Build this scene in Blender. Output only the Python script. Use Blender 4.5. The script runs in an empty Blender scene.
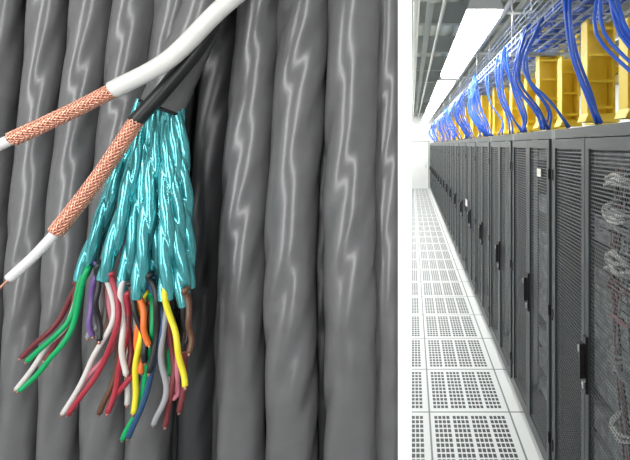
import bpy, math, random
from mathutils import Vector
random.seed(7)
scene = bpy.context.scene
scene.view_settings.view_transform = 'Standard'
scene.view_settings.exposure = 0.0
F = 420.0   # focal length in reference units
CAMZ = 2.0

# ------------------------------------------------------------ materials
def new_mat(name):
    m = bpy.data.materials.new(name); m.use_nodes = True
    return m, m.node_tree, m.node_tree.nodes['Principled BSDF']
def mat(name, col, rough=0.5, metal=0.0, bump=0.0, bscale=60.0, var=0.0, emis=0.0, spec=0.5, coat=0.0, bdist=0.01):
    m, nt, b = new_mat(name)
    b.inputs['Base Color'].default_value = (*col, 1)
    b.inputs['Roughness'].default_value = rough
    b.inputs['Metallic'].default_value = metal
    b.inputs['Specular IOR Level'].default_value = spec
    b.inputs['Coat Weight'].default_value = coat
    b.inputs['Coat Roughness'].default_value = 0.2
    tc = nt.nodes.new('ShaderNodeTexCoord')
    n = nt.nodes.new('ShaderNodeTexNoise'); n.inputs['Scale'].default_value = bscale
    n.inputs['Detail'].default_value = 4
    nt.links.new(tc.outputs['Object'], n.inputs['Vector'])
    if bump > 0:
        bp = nt.nodes.new('ShaderNodeBump'); bp.inputs['Strength'].default_value = bump
        bp.inputs['Distance'].default_value = bdist
        nt.links.new(n.outputs['Fac'], bp.inputs['Height'])
        nt.links.new(bp.outputs['Normal'], b.inputs['Normal'])
    if var > 0:
        r = nt.nodes.new('ShaderNodeValToRGB')
        r.color_ramp.elements[0].position = 0.3; r.color_ramp.elements[1].position = 0.7
        r.color_ramp.elements[0].color = (*[c*(1-var) for c in col], 1)
        r.color_ramp.elements[1].color = (*[min(1, c*(1+var)) for c in col], 1)
        nt.links.new(n.outputs['Fac'], r.inputs['Fac'])
        nt.links.new(r.outputs['Color'], b.inputs['Base Color'])
    if emis > 0:
        b.inputs['Emission Color'].default_value = (*col, 1)
        b.inputs['Emission Strength'].default_value = emis
    return m
class NT:
    def __init__(s, nt): s.nt = nt
    def m(s, op, a, b=None, c=None):
        n = s.nt.nodes.new('ShaderNodeMath'); n.operation = op
        for i, v in enumerate([a, b, c]):
            if v is None: continue
            if isinstance(v, (int, float)): n.inputs[i].default_value = v
            else: s.nt.links.new(v, n.inputs[i])
        return n.outputs[0]

M = {}
M['jacket'] = mat('grey_pvc_jacket', (0.128,0.127,0.129), 0.31, bump=0.08, bscale=18, var=0.10, spec=0.6, coat=0.2)
M['jacket_shaded'] = mat('grey_pvc_jacket_shaded', (0.04,0.04,0.042), 0.38, bump=0.1, bscale=25)  # back-layer jacket; shade behind the front cables put into a darker grey
M['black'] = mat('black_plastic', (0.012,0.012,0.013), 0.4)
M['whitepvc'] = mat('white_pvc', (0.70,0.69,0.66), 0.35, var=0.03)
M['diel'] = mat('white_dielectric', (0.74,0.72,0.72), 0.45)
M['copper'] = mat('copper_braid_wire', (0.78,0.40,0.29), 0.34, metal=0.8, var=0.15, bscale=200)
M['copperd'] = mat('copper_core', (0.42,0.17,0.10), 0.5, metal=0.5)
M['foil'] = mat('teal_foil', (0.12,0.50,0.53), 0.20, metal=0.7, bump=0.16, bscale=55, var=0.12, spec=0.7, bdist=0.005)
WC = dict(green=(0.0,0.36,0.11), maroon=(0.17,0.03,0.035), white=(0.66,0.63,0.60), black=(0.015,0.015,0.017),
          purple=(0.16,0.09,0.28), red=(0.38,0.03,0.05), pink=(0.50,0.16,0.20), orange=(0.80,0.17,0.03),
          yellow=(0.80,0.70,0.03), brown=(0.12,0.055,0.03), navy=(0.02,0.07,0.16), grey=(0.33,0.33,0.34), teal=(0.0,0.30,0.2))
for k, c in WC.items(): M['w_'+k] = mat('wire_'+k, c, 0.35)
M['rack'] = mat('rack_powder_coat', (0.052,0.062,0.066), 0.40, bump=0.05, bscale=300)
M['rackedge_lit'] = mat('rack_edge_highlight', (0.16,0.175,0.18), 0.35)  # lighter frame edges; the vertical highlight lines are put into the colour
M['rackin'] = mat('rack_interior', (0.03,0.032,0.034), 0.6)
M['server'] = mat('server_face', (0.26,0.27,0.28), 0.45, var=0.6, bscale=18)
M['silver'] = mat('silver_metal', (0.6,0.6,0.6), 0.3, metal=0.8)
M['blue'] = mat('blue_cable_pvc', (0.03,0.13,0.66), 0.4)
M['yellow'] = mat('yellow_duct', (0.95,0.70,0.06), 0.4)
M['tray'] = mat('zinc_wire', (0.40,0.47,0.60), 0.35, metal=0.3)
M['wall'] = mat('white_wall_paint', (0.82,0.83,0.82), 0.7, var=0.02, bscale=3)
M['divider'] = mat('divider_white', (0.95,0.95,0.95), 0.6, var=0.01)
M['darkwall'] = mat('dark_backing', (0.02,0.02,0.02), 0.9)
M['beam'] = mat('ceiling_beam', (0.36,0.39,0.37), 0.6)
M['pipe'] = mat('duct_metal', (0.6,0.62,0.6), 0.35, metal=0.3)
M['housing'] = mat('lamp_housing', (0.6,0.62,0.6), 0.4)
M['lamp'] = mat('lamp_diffuser', (1.0,1.0,0.97), 0.5, emis=19.0)
M['label'] = mat('paper_label', (0.75,0.75,0.7), 0.6)

# ceiling deck: flat, shading of the corrugation put into colour bands
m, nt, b = new_mat('deck_painted_corrugation'); M['ceil'] = m
tc = nt.nodes.new('ShaderNodeTexCoord'); w = nt.nodes.new('ShaderNodeTexWave')
w.bands_direction = 'X'; w.inputs['Scale'].default_value = 1.6
nt.links.new(tc.outputs['Object'], w.inputs['Vector'])
r = nt.nodes.new('ShaderNodeValToRGB')
r.color_ramp.elements[0].color = (0.36,0.40,0.34,1); r.color_ramp.elements[1].color = (0.66,0.70,0.62,1)
nt.links.new(w.outputs['Fac'], r.inputs['Fac']); nt.links.new(r.outputs['Color'], b.inputs['Base Color'])
b.inputs['Roughness'].default_value = 0.6

# floor: perforated raised tiles
TX0, TY0, TP = 0.13, 3.146, 0.6
m, nt, b = new_mat('perforated_floor_tile'); M['floor'] = m
tc = nt.nodes.new('ShaderNodeTexCoord'); sp = nt.nodes.new('ShaderNodeSeparateXYZ')
nt.links.new(tc.outputs['Object'], sp.inputs[0]); q = NT(nt)
fx = q.m('FRACT', q.m('DIVIDE', q.m('SUBTRACT', sp.outputs['X'], TX0-6.0), TP))
fy = q.m('FRACT', q.m('DIVIDE', q.m('SUBTRACT', sp.outputs['Y'], TY0-6.0), TP))
ex = q.m('MINIMUM', fx, q.m('SUBTRACT', 1.0, fx)); ey = q.m('MINIMUM', fy, q.m('SUBTRACT', 1.0, fy))
e = q.m('MINIMUM', ex, ey)
seam = q.m('LESS_THAN', e, 0.011)
inside = q.m('MULTIPLY', q.m('GREATER_THAN', ex, 0.05), q.m('GREATER_THAN', ey, 0.065))
gx = q.m('FRACT', q.m('MULTIPLY', q.m('SUBTRACT', fx, 0.05), 1/0.225))
gm = q.m('LESS_THAN', gx, 0.88)
cx = q.m('ABSOLUTE', q.m('SUBTRACT', q.m('FRACT', q.m('MULTIPLY', gx, 4.55)), 0.5))
cy = q.m('ABSOLUTE', q.m('SUBTRACT', q.m('FRACT', q.m('MULTIPLY', q.m('SUBTRACT', fy, 0.065), 12.65)), 0.5))
hole = q.m('MULTIPLY', q.m('LESS_THAN', cx, 0.38), q.m('LESS_THAN', cy, 0.36))
hole = q.m('MULTIPLY', q.m('MULTIPLY', hole, inside), gm)
strip = q.m('LESS_THAN', sp.outputs['X'], TX0+TP)
hole = q.m('MULTIPLY', hole, strip)
mx = nt.nodes.new('ShaderNodeMix'); mx.data_type = 'RGBA'
mx.inputs['A'].default_value = (0.62,0.64,0.64,1); mx.inputs['B'].default_value = (0.04,0.045,0.05,1)
nt.links.new(hole, mx.inputs['Factor'])
mx2 = nt.nodes.new('ShaderNodeMix'); mx2.data_type = 'RGBA'
mx2.inputs['B'].default_value = (0.16,0.17,0.18,1)
nt.links.new(mx.outputs['Result'], mx2.inputs['A']); nt.links.new(seam, mx2.inputs['Factor'])
nt.links.new(mx2.outputs['Result'], b.inputs['Base Color']); b.inputs['Roughness'].default_value = 0.45
b.inputs['Specular IOR Level'].default_value = 0.3

# perforated rack door
m, nt, b = new_mat('perforated_door_mesh'); M['mesh'] = m
b.inputs['Base Color'].default_value = (0.11,0.122,0.127,1); b.inputs['Roughness'].default_value = 0.38
tc = nt.nodes.new('ShaderNodeTexCoord'); sp = nt.nodes.new('ShaderNodeSeparateXYZ')
nt.links.new(tc.outputs['Object'], sp.inputs[0]); q = NT(nt)
zz = q.m('MULTIPLY', sp.outputs['Z'], 1/0.018)
row = q.m('MODULO', q.m('FLOOR', zz), 2.0)
yy = q.m('ADD', q.m('MULTIPLY', sp.outputs['Y'], 1/0.018), q.m('MULTIPLY', row, 0.5))
a = q.m('SUBTRACT', q.m('FRACT', yy), 0.5); c = q.m('SUBTRACT', q.m('FRACT', zz), 0.5)
d = q.m('SQRT', q.m('ADD', q.m('MULTIPLY', a, a), q.m('MULTIPLY', c, c)))
h = q.m('LESS_THAN', d, 0.42)
tr = nt.nodes.new('ShaderNodeBsdfTransparent'); ms = nt.nodes.new('ShaderNodeMixShader')
out = nt.nodes['Material Output']
nt.links.new(h, ms.inputs[0]); nt.links.new(b.outputs[0], ms.inputs[1]); nt.links.new(tr.outputs[0], ms.inputs[2])
nt.links.new(ms.outputs[0], out.inputs['Surface'])

# ------------------------------------------------------------ mesh building
def catmull(pts, n):
    P = [Vector(p) for p in pts]
    if len(P) == 2: return [P[0].lerp(P[1], i/(n-1)) for i in range(n)]
    P = [P[0]*2-P[1]] + P + [P[-1]*2-P[-2]]
    segs = len(P)-3; o = []
    for i in range(n):
        t = i/(n-1)*segs; k = min(int(t), segs-1); t -= k
        a, b_, c_, d_ = P[k:k+4]
        o.append(0.5*((2*b_)+(c_-a)*t+(2*a-5*b_+4*c_-d_)*t*t+(3*b_-a-3*c_+d_)*t**3))
    return o
def frames(pts):
    T = []
    for i in range(len(pts)):
        a = pts[max(i-1, 0)]; b_ = pts[min(i+1, len(pts)-1)]
        T.append((b_-a).normalized())
    ref = Vector((0,-1,0)) if abs(T[0].y) < 0.9 else Vector((1,0,0))
    N = (ref - T[0]*ref.dot(T[0])).normalized(); res = []
    for t in T:
        N = (N - t*N.dot(t)).normalized(); res.append((N, t.cross(N)))
    return res
class MB:
    def __init__(s): s.v=[]; s.f=[]; s.mi=[]; s.sm=[]; s.mats=[]
    def mid(s, k):
        if k not in s.mats: s.mats.append(k)
        return s.mats.index(k)
    def quad(s, a, b_, c_, d_, k):
        n = len(s.v); s.v += [a,b_,c_,d_]; s.f.append((n,n+1,n+2,n+3)); s.mi.append(s.mid(k)); s.sm.append(False)
    def box(s, x0,x1,y0,y1,z0,z1,k, bev=0.0):
        n = len(s.v)
        s.v += [(x,y,z) for x in (x0,x1) for y in (y0,y1) for z in (z0,z1)]
        for f in ((0,1,3,2),(4,6,7,5),(0,4,5,1),(2,3,7,6),(0,2,6,4),(1,5,7,3)):
            s.f.append(tuple(n+i for i in f)); s.mi.append(s.mid(k)); s.sm.append(False)
    def prism(s, prof, y0, y1, k):
        n = len(s.v); m_ = len(prof)
        s.v += [(x,y0,z) for x,z in prof]+[(x,y1,z) for x,z in prof]
        for i in range(m_):
            j = (i+1)%m_; s.f.append((n+i,n+j,n+m_+j,n+m_+i)); s.mi.append(s.mid(k)); s.sm.append(False)
        s.f.append(tuple(n+i for i in range(m_))[::-1]); s.mi.append(s.mid(k)); s.sm.append(False)
        s.f.append(tuple(n+m_+i for i in range(m_))); s.mi.append(s.mid(k)); s.sm.append(False)
    def tube(s, pts, r, k, seg=10, rf=None, cap=True, capk=None):
        fr = frames(pts); n = len(s.v); L = 0.0; N_ = len(pts)
        for i, p in enumerate(pts):
            if i: L += (pts[i]-pts[i-1]).length
            A, B_ = fr[i]
            for j in range(seg):
                th = 2*math.pi*j/seg
                rr = r(i/(N_-1)) if callable(r) else r
                if rf: rr *= rf(th, L)
                s.v.append(tuple(p + A*(math.cos(th)*rr) + B_*(math.sin(th)*rr)))
        mi = s.mid(k)
        for i in range(N_-1):
            for j in range(seg):
                j2 = (j+1)%seg
                s.f.append((n+i*seg+j, n+i*seg+j2, n+(i+1)*seg+j2, n+(i+1)*seg+j)); s.mi.append(mi); s.sm.append(True)
        if cap:
            ck = s.mid(capk or k)
            s.f.append(tuple(n+j for j in range(seg))[::-1]); s.mi.append(ck); s.sm.append(False)
            s.f.append(tuple(n+(N_-1)*seg+j for j in range(seg))); s.mi.append(ck); s.sm.append(False)
    def make(s, name, parent=None, loc=(0,0,0)):
        me = bpy.data.meshes.new(name); me.from_pydata([tuple(x) for x in s.v], [], s.f)
        for k in s.mats: me.materials.append(M[k])
        me.polygons.foreach_set('material_index', s.mi); me.polygons.foreach_set('use_smooth', s.sm)
        me.update()
        o = bpy.data.objects.new(name, me); scene.collection.objects.link(o); o.location = loc
        if parent: o.parent = parent
        return o
def empty(name, loc=(0,0,0)):
    o = bpy.data.objects.new(name, None); scene.collection.objects.link(o); return o
def at(u, v, d=1.0):
    return Vector(((u-412)/F*d, d, CAMZ-(v-145)/F*d))
def rad(px, u, d=1.0):
    off = u-412
    return px/F*d*F/math.sqrt(F*F+off*off)

# ------------------------------------------------------------ room shell
XL, XR, YF, YB, H = -1.75, 4.2, -2.6, 19.3, 3.7
def boxobj(name, *a):
    mb = MB(); mb.box(*a); return mb.make(name)
boxobj('floor', XL,XR,YF,YB,-0.1,0.0,'floor')
boxobj('ceiling', XL,XR,YF,YB,H,H+0.1,'ceil')
boxobj('wall_left', XL-0.1,XL,YF,YB,0,H,'wall')
boxobj('wall_right', XR,XR+0.1,YF,YB,0,H,'wall')
boxobj('wall_end', XL,XR,YB,YB+0.1,0,H,'wall')
boxobj('diptych_divider', -0.0285,-0.0005,0.85,1.32,0,H,'divider')  # white divider between the two halves of the diptych, modelled as a panel
boxobj('wall_cable_backing', XL,-0.0285,1.26,1.32,0,H,'darkwall')
mb = MB()
mb.box(-0.35,0.75,YB-0.03,YB-0.001,0.001,2.15,'wall'); mb.box(-0.4,-0.35,YB-0.05,YB-0.001,0.001,2.2,'beam'); mb.box(0.75,0.80,YB-0.05,YB-0.001,0.001,2.2,'beam')
mb.box(-0.4,0.8,YB-0.05,YB-0.001,2.15,2.2,'beam'); mb.box(0.62,0.66,YB-0.09,YB-0.03,0.95,1.1,'silver')
mb.make('door_1')
mb = MB()
y = 1.9
while y < YB:
    mb.box(XL,XR,y,y+0.10,3.45,H-0.002,'beam'); y += 1.55
mb.box(0.15,0.22,YF,YB,3.38,3.45,'beam'); mb.box(1.1,1.17,YF,YB,3.38,3.45,'beam')
mb.make('ceiling_beam')
mb = MB()
for x, z, r_ in ((0.04,3.30,0.035),(0.30,3.31,0.02),(0.9,3.30,0.03)):
    mb.tube([Vector((x,1.5,z)),Vector((x,YB,z))], r_, 'pipe', 12)
mb.tube([Vector((0.0+0.09*math.cos(t*math.pi/10)+0.13,2.6,2.98+0.09*math.sin(t*math.pi/10))) for t in range(21)],0.012,'pipe',8)
mb.tube([Vector((0.13,2.6,3.07)),Vector((0.13,2.6,3.38))],0.008,'pipe',6)
for y in (2.7,4.3,6.2,8.4): mb.tube([Vector((0.9,y,3.36)),Vector((XR,y,3.36))],0.022,'pipe',10)
mb.make('ceiling_pipe')
mb = MB()
P_ = catmull([(2.15,1.0,3.28),(2.15,YB,3.28)],120)
mb.tube(P_,0.16,'pipe',24,lambda th,L: 1+0.03*(1 if (L%0.9)<0.16 else 0))
mb.make('ventilation_duct')

# fluorescent luminaires: one visible row, two unseen rows added for light
def lamp(x0,x1,y0,y1,z):
    mb = MB(); c = (x0+x1)/2
    mb.prism([(x0,z+0.045),(x1,z+0.045),(x1-0.03,z+0.12),(x0+0.03,z+0.12)], y0,y1,'housing')
    mb.prism([(x0+0.025,z),(x1-0.025,z),(x1-0.008,z+0.044),(x0+0.008,z+0.044)], y0+0.02,y1-0.02,'lamp')
    for yy_ in (y0+0.4,y1-0.4):
        mb.tube([Vector((c,yy_,z+0.12)),Vector((c,yy_,H-0.002))],0.006,'silver',6)
    mb.make('fluorescent_ceiling_light')
y = 3.23
while y < 18: 
    lamp(0.42,0.71,y,min(y+3.05,19),3.0); y += 3.6
y = -0.5
while y < 18:
    lamp(2.6,2.9,y,y+3.2,3.15); y += 3.6  # unseen row over the next aisle, added as extra light
y = 1.7
while y < 18:
    lamp(-0.8,-0.5,y,min(y+3.2,19),3.1); y += 3.6  # added row, hidden from the camera, brightens the aisle from the left

# ------------------------------------------------------------ racks
RX, RP, RH, RD = 0.82, 0.96, 2.087, 1.05
def rack_mesh():
    mb = MB(); W = RP-0.006; D = RD
    mb.box(0.03,D,0,0.02,0.06,RH,'rack'); mb.box(0.03,D,W-0.02,W,0.06,RH,'rack')
    mb.box(D-0.02,D,0.02,W-0.02,0.06,RH,'rack')
    mb.box(0.03,D,0.02,W-0.02,RH-0.03,RH,'rack')
    mb.box(0.06,D-0.05,0.03,W-0.03,0.0,0.06,'rackin')
    mb.box(0.03,D,0.02,W-0.02,0.06,0.10,'rackin')
    mb.box(0.0,0.03,0,0.028,0.04,RH,'rackedge_lit'); mb.box(0.0,0.03,W-0.028,W,0.04,RH,'rackedge_lit')
    mb.box(0.0,0.03,0.028,W-0.028,RH-0.05,RH,'rack'); mb.box(0.0,0.03,0.028,W-0.028,0.04,0.09,'rack')
    mid = W/2
    for y0,y1 in ((0.032,mid-0.003),(mid+0.003,W-0.032)):
        z0,z1 = 0.095,RH-0.055; fr = 0.038
        mb.box(-0.015,0.012,y0,y0+fr,z0,z1,'rack'); mb.box(-0.015,0.012,y1-fr,y1,z0,z1,'rack')
        mb.box(-0.015,0.012,y0+fr,y1-fr,z1-0.05,z1,'rack'); mb.box(-0.015,0.012,y0+fr,y1-fr,z0,z0+0.06,'rack')
        mb.quad((-0.004,y0+fr,z0+0.06),(-0.004,y1-fr,z0+0.06),(-0.004,y1-fr,z1-0.05),(-0.004,y0+fr,z1-0.05),'mesh')
        for zh in (0.25,1.0,1.8):
            yy_ = y0-0.004 if y0 < 0.1 else y1-0.006
            mb.box(-0.02,-0.002,yy_,yy_+0.012,zh,zh+0.06,'black')
    mb.box(-0.028,-0.015,mid-0.040,mid-0.008,0.86,1.12,'black')
    mb.box(-0.052,-0.030,mid-0.034,mid-0.014,0.93,1.09,'black')
    mb.box(-0.036,-0.027,mid-0.032,mid-0.016,0.88,0.91,'silver')
    mb.box(-0.056,-0.05,mid-0.030,mid-0.018,1.05,1.08,'silver')
    for yy_ in (0.12,W-0.15): mb.box(0.12,0.15,yy_,yy_+0.03,0.10,RH-0.03,'silver')
    rnd = random.Random(3); z = 0.14
    while z < 1.9:
        h_ = rnd.choice([0.044,0.088,0.088,0.13])
        if rnd.random() < 0.8:
            mb.box(0.16,0.8,0.15,W-0.15,z,z+h_-0.006,rnd.choice(['server','rackin','server']))
        z += h_
    mb.box(0.10,0.32,0.2,W-0.2,RH,RH+0.012,'black')
    return mb
first = None
yb0 = 1.48-RP
k = 0
while yb0+RP*(k+1) < YB-0.05:
    if first is None:
        first = rack_mesh().make('server_rack', loc=(RX,yb0,0))
    else:
        o = bpy.data.objects.new('server_rack', first.data); scene.collection.objects.link(o); o.location = (RX,yb0+RP*k,0)
    k += 1
NR = k
mb = MB()
def arc_loop(y, z, w_, hgt, k_, n=1, r_=0.006, x=0.895):
    for i in range(n):
        j = random.uniform(-1,1); jy = random.uniform(-.04,.04)
        mb.tube(catmull([(x+0.05,y-w_+jy,z+hgt*0.2+j*0.01),(x-0.045+j*0.008,y-w_*0.5+jy,z+hgt*(0.8+0.5*j)),(x-0.05,y+jy,z+hgt*(1+0.6*j)),(x-0.04,y+w_*0.6+jy,z+hgt*0.5+j*0.03),(x+0.04,y+w_,z-hgt*0.3)],18),r_,k_,6)
for (y,z,w_,hg,kk,n) in ((1.79,1.82,0.13,0.05,'whitepvc',5),(1.77,1.74,0.13,-0.06,'whitepvc',5),(1.79,1.62,0.13,0.06,'w_grey',4),(1.77,1.54,0.12,-0.06,'whitepvc',4),
    (1.76,1.36,0.12,0.06,'w_maroon',2),(1.76,1.24,0.10,0.05,'w_pink',1),(1.76,1.16,0.1,-0.05,'w_grey',2),(1.76,1.68,0.12,0.03,'w_grey',4),(1.78,1.44,0.12,0.08,'whitepvc',4),
    (1.74,1.0,0.1,0.06,'w_grey',3),(1.73,0.85,0.1,-0.06,'whitepvc',2)):
    arc_loop(y,z,w_,hg,kk,n)
for i in range(10):
    y = 1.60+random.uniform(0,0.26); 
    mb.tube(catmull([(0.9,y,1.9),(0.87,y+random.uniform(-.04,.04),1.5),(0.88,y+random.uniform(-.04,.04),1.1),(0.93,y,0.6)],24),0.0045,random.choice(['w_grey','w_grey','w_black','w_maroon']),6)
mb.make('patch_cord_bundle')
mb = MB(); mb.box(RX-0.018,RX-0.0155,2.62,2.70,1.80,1.85,'label'); mb.box(RX-0.018,RX-0.0155,6.1,6.3,1.1,1.2,'label'); mb.make('paper_label')

# ------------------------------------------------------------ overhead
def wire_tray(name, x0,x1,z,sh,y0,y1,step):
    mb = MB(); n = max(2, int(round((x1-x0)/0.1)))
    for i in range(n+1):
        x = x0+(x1-x0)*i/n; mb.tube([Vector((x,y0,z)),Vector((x,y1,z))],0.006,'tray',5)
    for x in (x0,x1):
        for zz_ in (z+sh*0.5,z+sh): mb.tube([Vector((x,y0,zz_)),Vector((x,y1,zz_))],0.007,'tray',5)
    y = y0
    while y <= y1:
        mb.tube([Vector((x0,y,z+sh)),Vector((x0,y,z)),Vector((x1,y,z)),Vector((x1,y,z+sh))],0.006,'tray',5); y += step
    y = y0+0.3
    while y < y1:
        for x in (x0,x1): mb.tube([Vector((x,y,z)),Vector((x,y,H-0.003))],0.007,'silver',6)
        mb.box(x0-0.02,x1+0.02,y-0.02,y+0.02,z-0.035,z-0.006,'tray'); y += 1.92
    mb.make(name)
wire_tray('wire_cable_tray',0.84,1.30,2.78,0.10,1.3,19.0,0.15)
wire_tray('wire_cable_tray',1.0,1.75,3.10,0.10,1.3,19.0,0.2)
# yellow fibre duct with U-channel drops
mb = MB()
xa,xb,za,zb = 1.44,1.70,2.50,2.66
mb.box(xa,xb,1.3,19.0,za,za+0.012,'yellow'); mb.box(xa,xa+0.012,1.3,19.0,za,zb,'yellow'); mb.box(xb-0.012,xb,1.3,19.0,za,zb,'yellow')
for i in range(-1,NR-1):
    for dy,top,x0,wd in ((0.10,2.76,1.06,0.17),(0.42,2.70,1.24,0.14),(0.70,2.66,1.12,0.13)):
        y = 1.48+RP*i+dy; bot = 2.14
        mb.box(x0,x0+wd,y+0.085,y+0.095,bot,top,'yellow')
        mb.box(x0,x0+0.012,y,y+0.085,bot,top,'yellow'); mb.box(x0+wd-0.012,x0+wd,y,y+0.085,bot,top,'yellow')
        z = bot+0.08
        while z < top-0.02:
            mb.box(x0+0.012,x0+wd-0.012,y+0.01,y+0.022,z,z+0.018,'yellow'); z += 0.16
        mb.prism([(x0-0.02,bot),(x0+wd+0.02,bot),(x0+wd,bot+0.05),(x0,bot+0.05)],y-0.02,y+0.11,'yellow')
        mb.prism([(x0+wd,2.48),(1.45,2.52),(1.45,2.60),(x0+wd,2.58)],y+0.01,y+0.085,'yellow')
        mb.tube([Vector((x0+wd/2,y+0.06,bot)),Vector((x0+wd/2,y+0.06,RH+0.013))],0.012,'silver',6)
    y = 1.48+RP*i+0.3
    for xx in (1.45,1.66): mb.box(xx,xx+0.025,y,y+0.05,2.66,3.3 if i%2 else 3.0,'yellow')
    mb.box(1.42,1.72,y-0.01,y+0.06,2.60,2.66,'yellow')
mb.make('yellow_fiber_duct')
# blue cables
mb = MB()
for i in range(12):
    x = 0.86+random.uniform(0,0.40); z = 2.796+random.uniform(0,0.05)
    pts = [(x+random.uniform(-.04,.04),y,z+random.uniform(-.005,.03)) for y in [1.3+j*1.6 for j in range(12)]]
    mb.tube(catmull(pts,60),0.009,'blue',6)
for i in range(7):
    x = 1.04+random.uniform(0,0.66); z = 3.118+random.uniform(0,0.05)
    pts = [(x+random.uniform(-.04,.04),y,z+random.uniform(-.005,.015)) for y in [1.3+j*1.6 for j in range(12)]]
    mb.tube(catmull(pts,60),0.009,'blue',6)
for i in range(-1,NR-1):
    for c_ in range(2 if i < 7 else 1):
        y = 1.48+RP*i+0.16+c_*0.46+random.uniform(-.10,.10)
        dx = random.uniform(-.03,.12); sag = random.uniform(-0.08,0.10); lean = random.uniform(0.02,0.42)
        big = (c_ + i) % 2 == 0
        for w_ in range(7 if big else random.choice([2,3])):
            sp_ = 0.035 if big else 0.02
            o1 = random.uniform(-sp_,sp_); o2 = random.uniform(-sp_,sp_); o3 = random.uniform(-sp_*2,sp_*2)
            pts = [(1.02+dx+o1,y+lean+0.25,2.82+o2*0.5),(0.90+dx+o1,y+lean+.1,2.90+o2),(0.81+dx*0.5+o1,y+lean*.7+o2,2.78),
                   (0.80+dx*0.5-sag+o3,y+lean*.4+o2,2.48),(0.88+dx-sag*.5+o3,y+o2,2.25),(0.94+o1,y-0.02+o2,2.107)]
            mb.tube(catmull(pts,24),0.0085,'blue',6)
mb.make('blue_network_cables')

# ------------------------------------------------------------ left: wall of grey multi-core cables
def grey_cable(xt, xm, xb, hw, d, seed, key='jacket', amp=0.05):
    rn = random.Random(seed); mb = MB()
    ph = rn.uniform(0,6.28); pit = rn.uniform(0.70,0.92); nl = 4; ph2 = rn.uniform(0,6.28)
    r_ = rad(hw, xm, d)
    ctl = [at(xt+(xt-xm)*0.9, -420, d), at(xt+(xt-xm)*0.35,-150,d), at(xt,0,d), at(xm,230,d), at(xb,460,d), at(xb,700,d), at(xb,980,d)]
    ctl[0].z = H-0.003; ctl[-1].z = 0.003
    pts = catmull(ctl, 420)
    def rf(th, L):
        a = nl*th - 2*math.pi*L/pit*nl + ph + 0.9*math.sin(L*6+ph2)
        b_ = 3*th + 2*math.pi*L/0.6 + ph2
        mod = 0.75+0.4*math.sin(L*9+th+ph)
        return 1 + amp*0.85*math.sin(a)*mod + amp*0.18*math.sin(2*a+1.0)*mod + amp*0.4*math.sin(b_)
    mb.tube(pts, r_, key, 60, rf)
    mb.make('grey_multicore_cable')
front = [(-44,-58,-70,24,1.0),(4,-10,-22,24,1.0),(50,30,20,22,1.0),(94,68,60,23,1.0),(136,112,104,24,1.01),(178,158,148,24,1.04),
         (262,244,242,24,1.0),(306,292,292,26,0.99),(354,350,351,26,0.99),(389,389,388,19,1.03)]
for i, (a_,b_,c_,hw,d) in enumerate(front): grey_cable(a_,b_,c_,hw,d,i+11)
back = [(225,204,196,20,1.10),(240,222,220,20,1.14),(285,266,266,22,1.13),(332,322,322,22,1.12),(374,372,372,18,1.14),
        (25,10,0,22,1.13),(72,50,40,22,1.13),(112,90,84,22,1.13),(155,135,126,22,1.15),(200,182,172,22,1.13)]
for i, (a_,b_,c_,hw,d) in enumerate(back): grey_cable(a_,b_,c_,hw,d,i+51,'jacket_shaded')

# ------------------------------------------------------------ opened multi-pair cable
root = empty('stripped_multipair_cable')
mb = MB()
jp = catmull([at(250,-170,0.93),at(222,-60,0.91),at(200,20,0.90),at(162,108,0.885)],60)
R = rad(23,165,0.885)
mb.tube(jp, R, 'jacket', 32, lambda th,L: 1+0.02*math.sin(3*th+20*L), cap=False)
mb.tube(jp[-6:], R*0.9, 'black', 32, cap=False)
mb.tube([jp[-1]-(jp[-1]-jp[-2])*0.3, jp[-1]+(jp[-1]-jp[-2])*0.35], R*1.06,'black',32)
mb.make('outer_jacket', root)
foils = [((143,112),(114,185),(80,280),.865),((148,114),(127,195),(103,280),.85),((153,116),(138,210),(122,296),.865),
         ((159,116),(149,205),(138,298),.845),((164,116),(158,200),(152,286),.87),((168,116),(167,210),(166,300),.845),
         ((173,114),(176,205),(184,306),.86),((177,112),(184,190),(189,288),.88),((144,112),(119,165),(92,262),.885),((160,112),(144,190),(130,272),.89)]
mb = MB()
for i,(a_,b_,c_,d) in enumerate(foils):
    rn = random.Random(i); ph = rn.uniform(0,6); pit = rn.uniform(0.20,0.24)
    p = catmull([at(a_[0],a_[1]-12,0.885), at(*b_,d), at(*c_,d)],170)
    r0 = rad(8.7,b_[0],d)
    def rf(th,L,ph=ph,pit=pit):
        a = th+2*math.pi*L/pit+ph
        return 0.64+0.38*abs(math.cos(a)) + 0.02*math.sin(5*th-50*L+ph)
    mb.tube(p, lambda t,r0=r0: r0*(0.85+0.2*min(1,t*3))*(1 if t<0.9 else 1-1.6*(t-0.9)) , 'foil', 40, rf)
mb.make('foil_wrapped_pairs', root)
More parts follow.
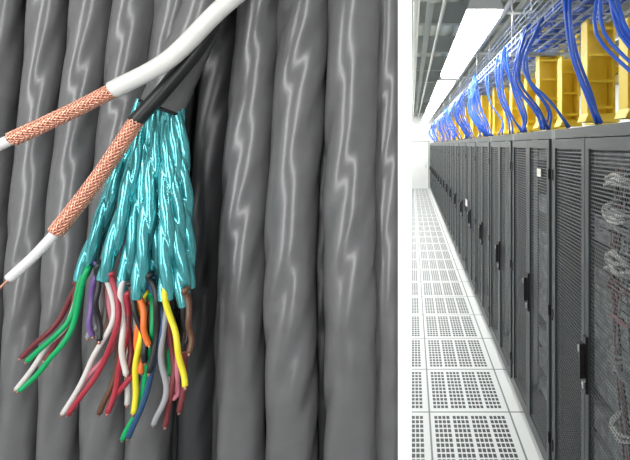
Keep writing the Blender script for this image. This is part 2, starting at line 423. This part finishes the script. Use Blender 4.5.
wires = [
 ('green',[(82,270),(76,305),(56,335),(26,362)],.86),('maroon',[(82,270),(72,312),(60,338),(44,360)],.87),
 ('maroon',[(76,290),(50,330),(20,358)],.88),
 ('white',[(84,272),(66,325),(44,350),(18,388)],.865),('green',[(86,275),(70,330),(48,362),(20,390)],.85),
 ('black',[(98,270),(97,300),(99,340)],.85),('purple',[(98,270),(90,305),(92,336)],.86),('grey',[(104,275),(98,320),(87,338)],.87),
 ('white',[(108,275),(112,320),(90,365),(64,412)],.86),('red',[(112,280),(118,325),(98,370),(70,414)],.85),('pink',[(108,290),(114,340),(88,378),(72,408)],.87),
 ('brown',[(106,280),(106,330),(84,372)],.875),
 ('white',[(122,285),(122,330),(125,375)],.855),('maroon',[(122,285),(130,330),(128,372)],.865),('brown',[(126,285),(118,360),(101,412)],.87),
 ('red',[(128,300),(122,360),(108,412)],.86),('black',[(130,290),(142,330),(146,362)],.85),
 ('orange',[(137,285),(142,310),(148,346)],.84),('orange',[(140,300),(138,350),(143,372)],.86),('white',[(133,290),(131,340),(126,405)],.88),
 ('yellow',[(144,300),(138,355),(133,412)],.855),('red',[(150,310),(140,360),(112,402)],.87),
 ('navy',[(152,285),(162,330),(148,385),(130,436)],.855),('green',[(152,300),(150,350),(140,400),(124,439)],.865),
 ('black',[(150,280),(158,310),(150,372)],.845),('purple',[(154,290),(150,340),(136,388)],.875),
 ('yellow',[(165,290),(172,325),(180,355),(184,386)],.84),('grey',[(166,295),(162,350),(165,392),(155,424)],.855),
 ('maroon',[(168,300),(172,350),(172,392),(164,426)],.865),('pink',[(167,300),(176,345),(178,388),(173,398)],.87),
 ('green',[(166,295),(172,340),(168,376)],.88),
 ('brown',[(186,295),(190,325),(190,352)],.85),('black',[(183,295),(186,330),(184,350)],.86),('maroon',[(188,290),(186,350),(180,410)],.875),
 ('white',[(160,330),(166,370),(172,392)],.88)]
mb = MB()
rw = random.Random(5)
for (k_,ps,d) in wires:
    base = catmull([at(ps[0][0],ps[0][1]-8,d)]+[at(u,v,d) for u,v in ps],48)
    p1, p2 = rw.uniform(0,6), rw.uniform(0,6)
    pts = [p+Vector((math.sin(i*0.33+p1)*0.0022, math.cos(i*0.33+p1)*0.003, math.sin(i*0.2+p2)*0.001)) for i,p in enumerate(base)]
    mb.tube(pts, rad(3.3,ps[0][0],d), 'w_'+k_, 12)
    t = (pts[-1]-pts[-2]).normalized()
    mb.tube([pts[-1]-t*0.002,pts[-1]+t*0.007], rad(1.6,ps[0][0],d),'copper',8)
mb.make('insulated_conductors', root)

# ------------------------------------------------------------ coaxial cables
def coax(name, jacket_key, jpts, jr, bpts, br, dpts, dr, cpts, cr):
    rt = empty(name)
    mb = MB(); mb.tube(catmull(jpts,60), jr, jacket_key, 28); mb.make('jacket', rt)
    mb = MB(); P = catmull(bpts,110); core = lambda t: br*0.94
    mb.tube(P, core, 'copperd', 20)
    fr = frames(P); S = [0.0]
    for i in range(1,len(P)): S.append(S[-1]+(P[i]-P[i-1]).length)
    n = 12; pit = br*9.5
    for sgn in (1,-1):
        for k_ in range(n):
            pts = []
            for i,p in enumerate(P):
                a = sgn*2*math.pi*S[i]/pit + 2*math.pi*k_/n
                rr = br*(0.96+0.05*math.sin(n*a*0.5+ (0 if sgn>0 else math.pi)))
                pts.append(p+fr[i][0]*math.cos(a)*rr+fr[i][1]*math.sin(a)*rr)
            mb.tube(pts, br*0.13, 'copper', 5)
    mb.make('copper_braid', rt)
    mb = MB(); mb.tube(catmull(dpts,20), dr, 'diel', 20); mb.make('dielectric', rt)
    mb = MB(); mb.tube(catmull(cpts,8), cr, 'copper', 10); mb.make('centre_conductor', rt)
coax('coaxial_cable','whitepvc',
     [at(300,-110,.80),at(262,-32,.80),at(215,14,.79),at(168,60,.785),at(113,90,.78)], rad(10.0,150,.785),
     [at(118,87.5,.78),at(70,112,.775),at(12,139,.77)], rad(8.6,70,.78),
     [at(16,137,.77),at(-40,164,.765)], rad(7.5,10,.77), [at(-38,163,.765),at(-70,180,.762)], rad(2,0,.77))
coax('coaxial_cable','black',
     [at(262,-90,.84),at(232,-20,.83),at(205,38,.825),at(168,85,.82),at(135,122,.815)], rad(8.5,150,.82),
     [at(137,120,.815),at(98,178,.81),at(56,232,.80)], rad(8.6,90,.81),
     [at(59,229,.80),at(35,255,.797),at(10,278,.795)], rad(6.5,40,.80), [at(12,276,.795),at(-2,290,.793)], rad(1.8,0,.80))

# ------------------------------------------------------------ lights
def area(name, loc, tgt, sx, sy, en, col=(1,1,1)):
    l = bpy.data.lights.new(name,'AREA'); l.shape='RECTANGLE'; l.size=sx; l.size_y=sy; l.energy=en; l.color=col
    o = bpy.data.objects.new(name,l); scene.collection.objects.link(o); o.location = loc
    o.rotation_euler = (Vector(tgt)-Vector(loc)).to_track_quat('-Z','Y').to_euler()
area('studio_softbox_light',(-1.35,-0.7,2.2),(-0.6,1,1.85),0.30,2.2,26)
area('studio_strip_light',(0.1,-0.9,2.1),(-0.5,1,1.8),0.15,2.2,22)
w = bpy.data.worlds.new('world'); scene.world = w; w.use_nodes = True
w.node_tree.nodes['Background'].inputs[0].default_value = (0.92,0.95,1,1)
w.node_tree.nodes['Background'].inputs[1].default_value = 0.42

# ------------------------------------------------------------ camera
cd = bpy.data.cameras.new('camera'); cam = bpy.data.objects.new('camera',cd); scene.collection.objects.link(cam)
cam.location = (0,0,CAMZ); cam.rotation_euler = (math.radians(90),0,0)
cd.sensor_width = 36; cd.lens = F/630*36; cd.clip_start = 0.02
cd.shift_x = -(412-315)/630; cd.shift_y = -(230-145)/630
scene.camera = cam
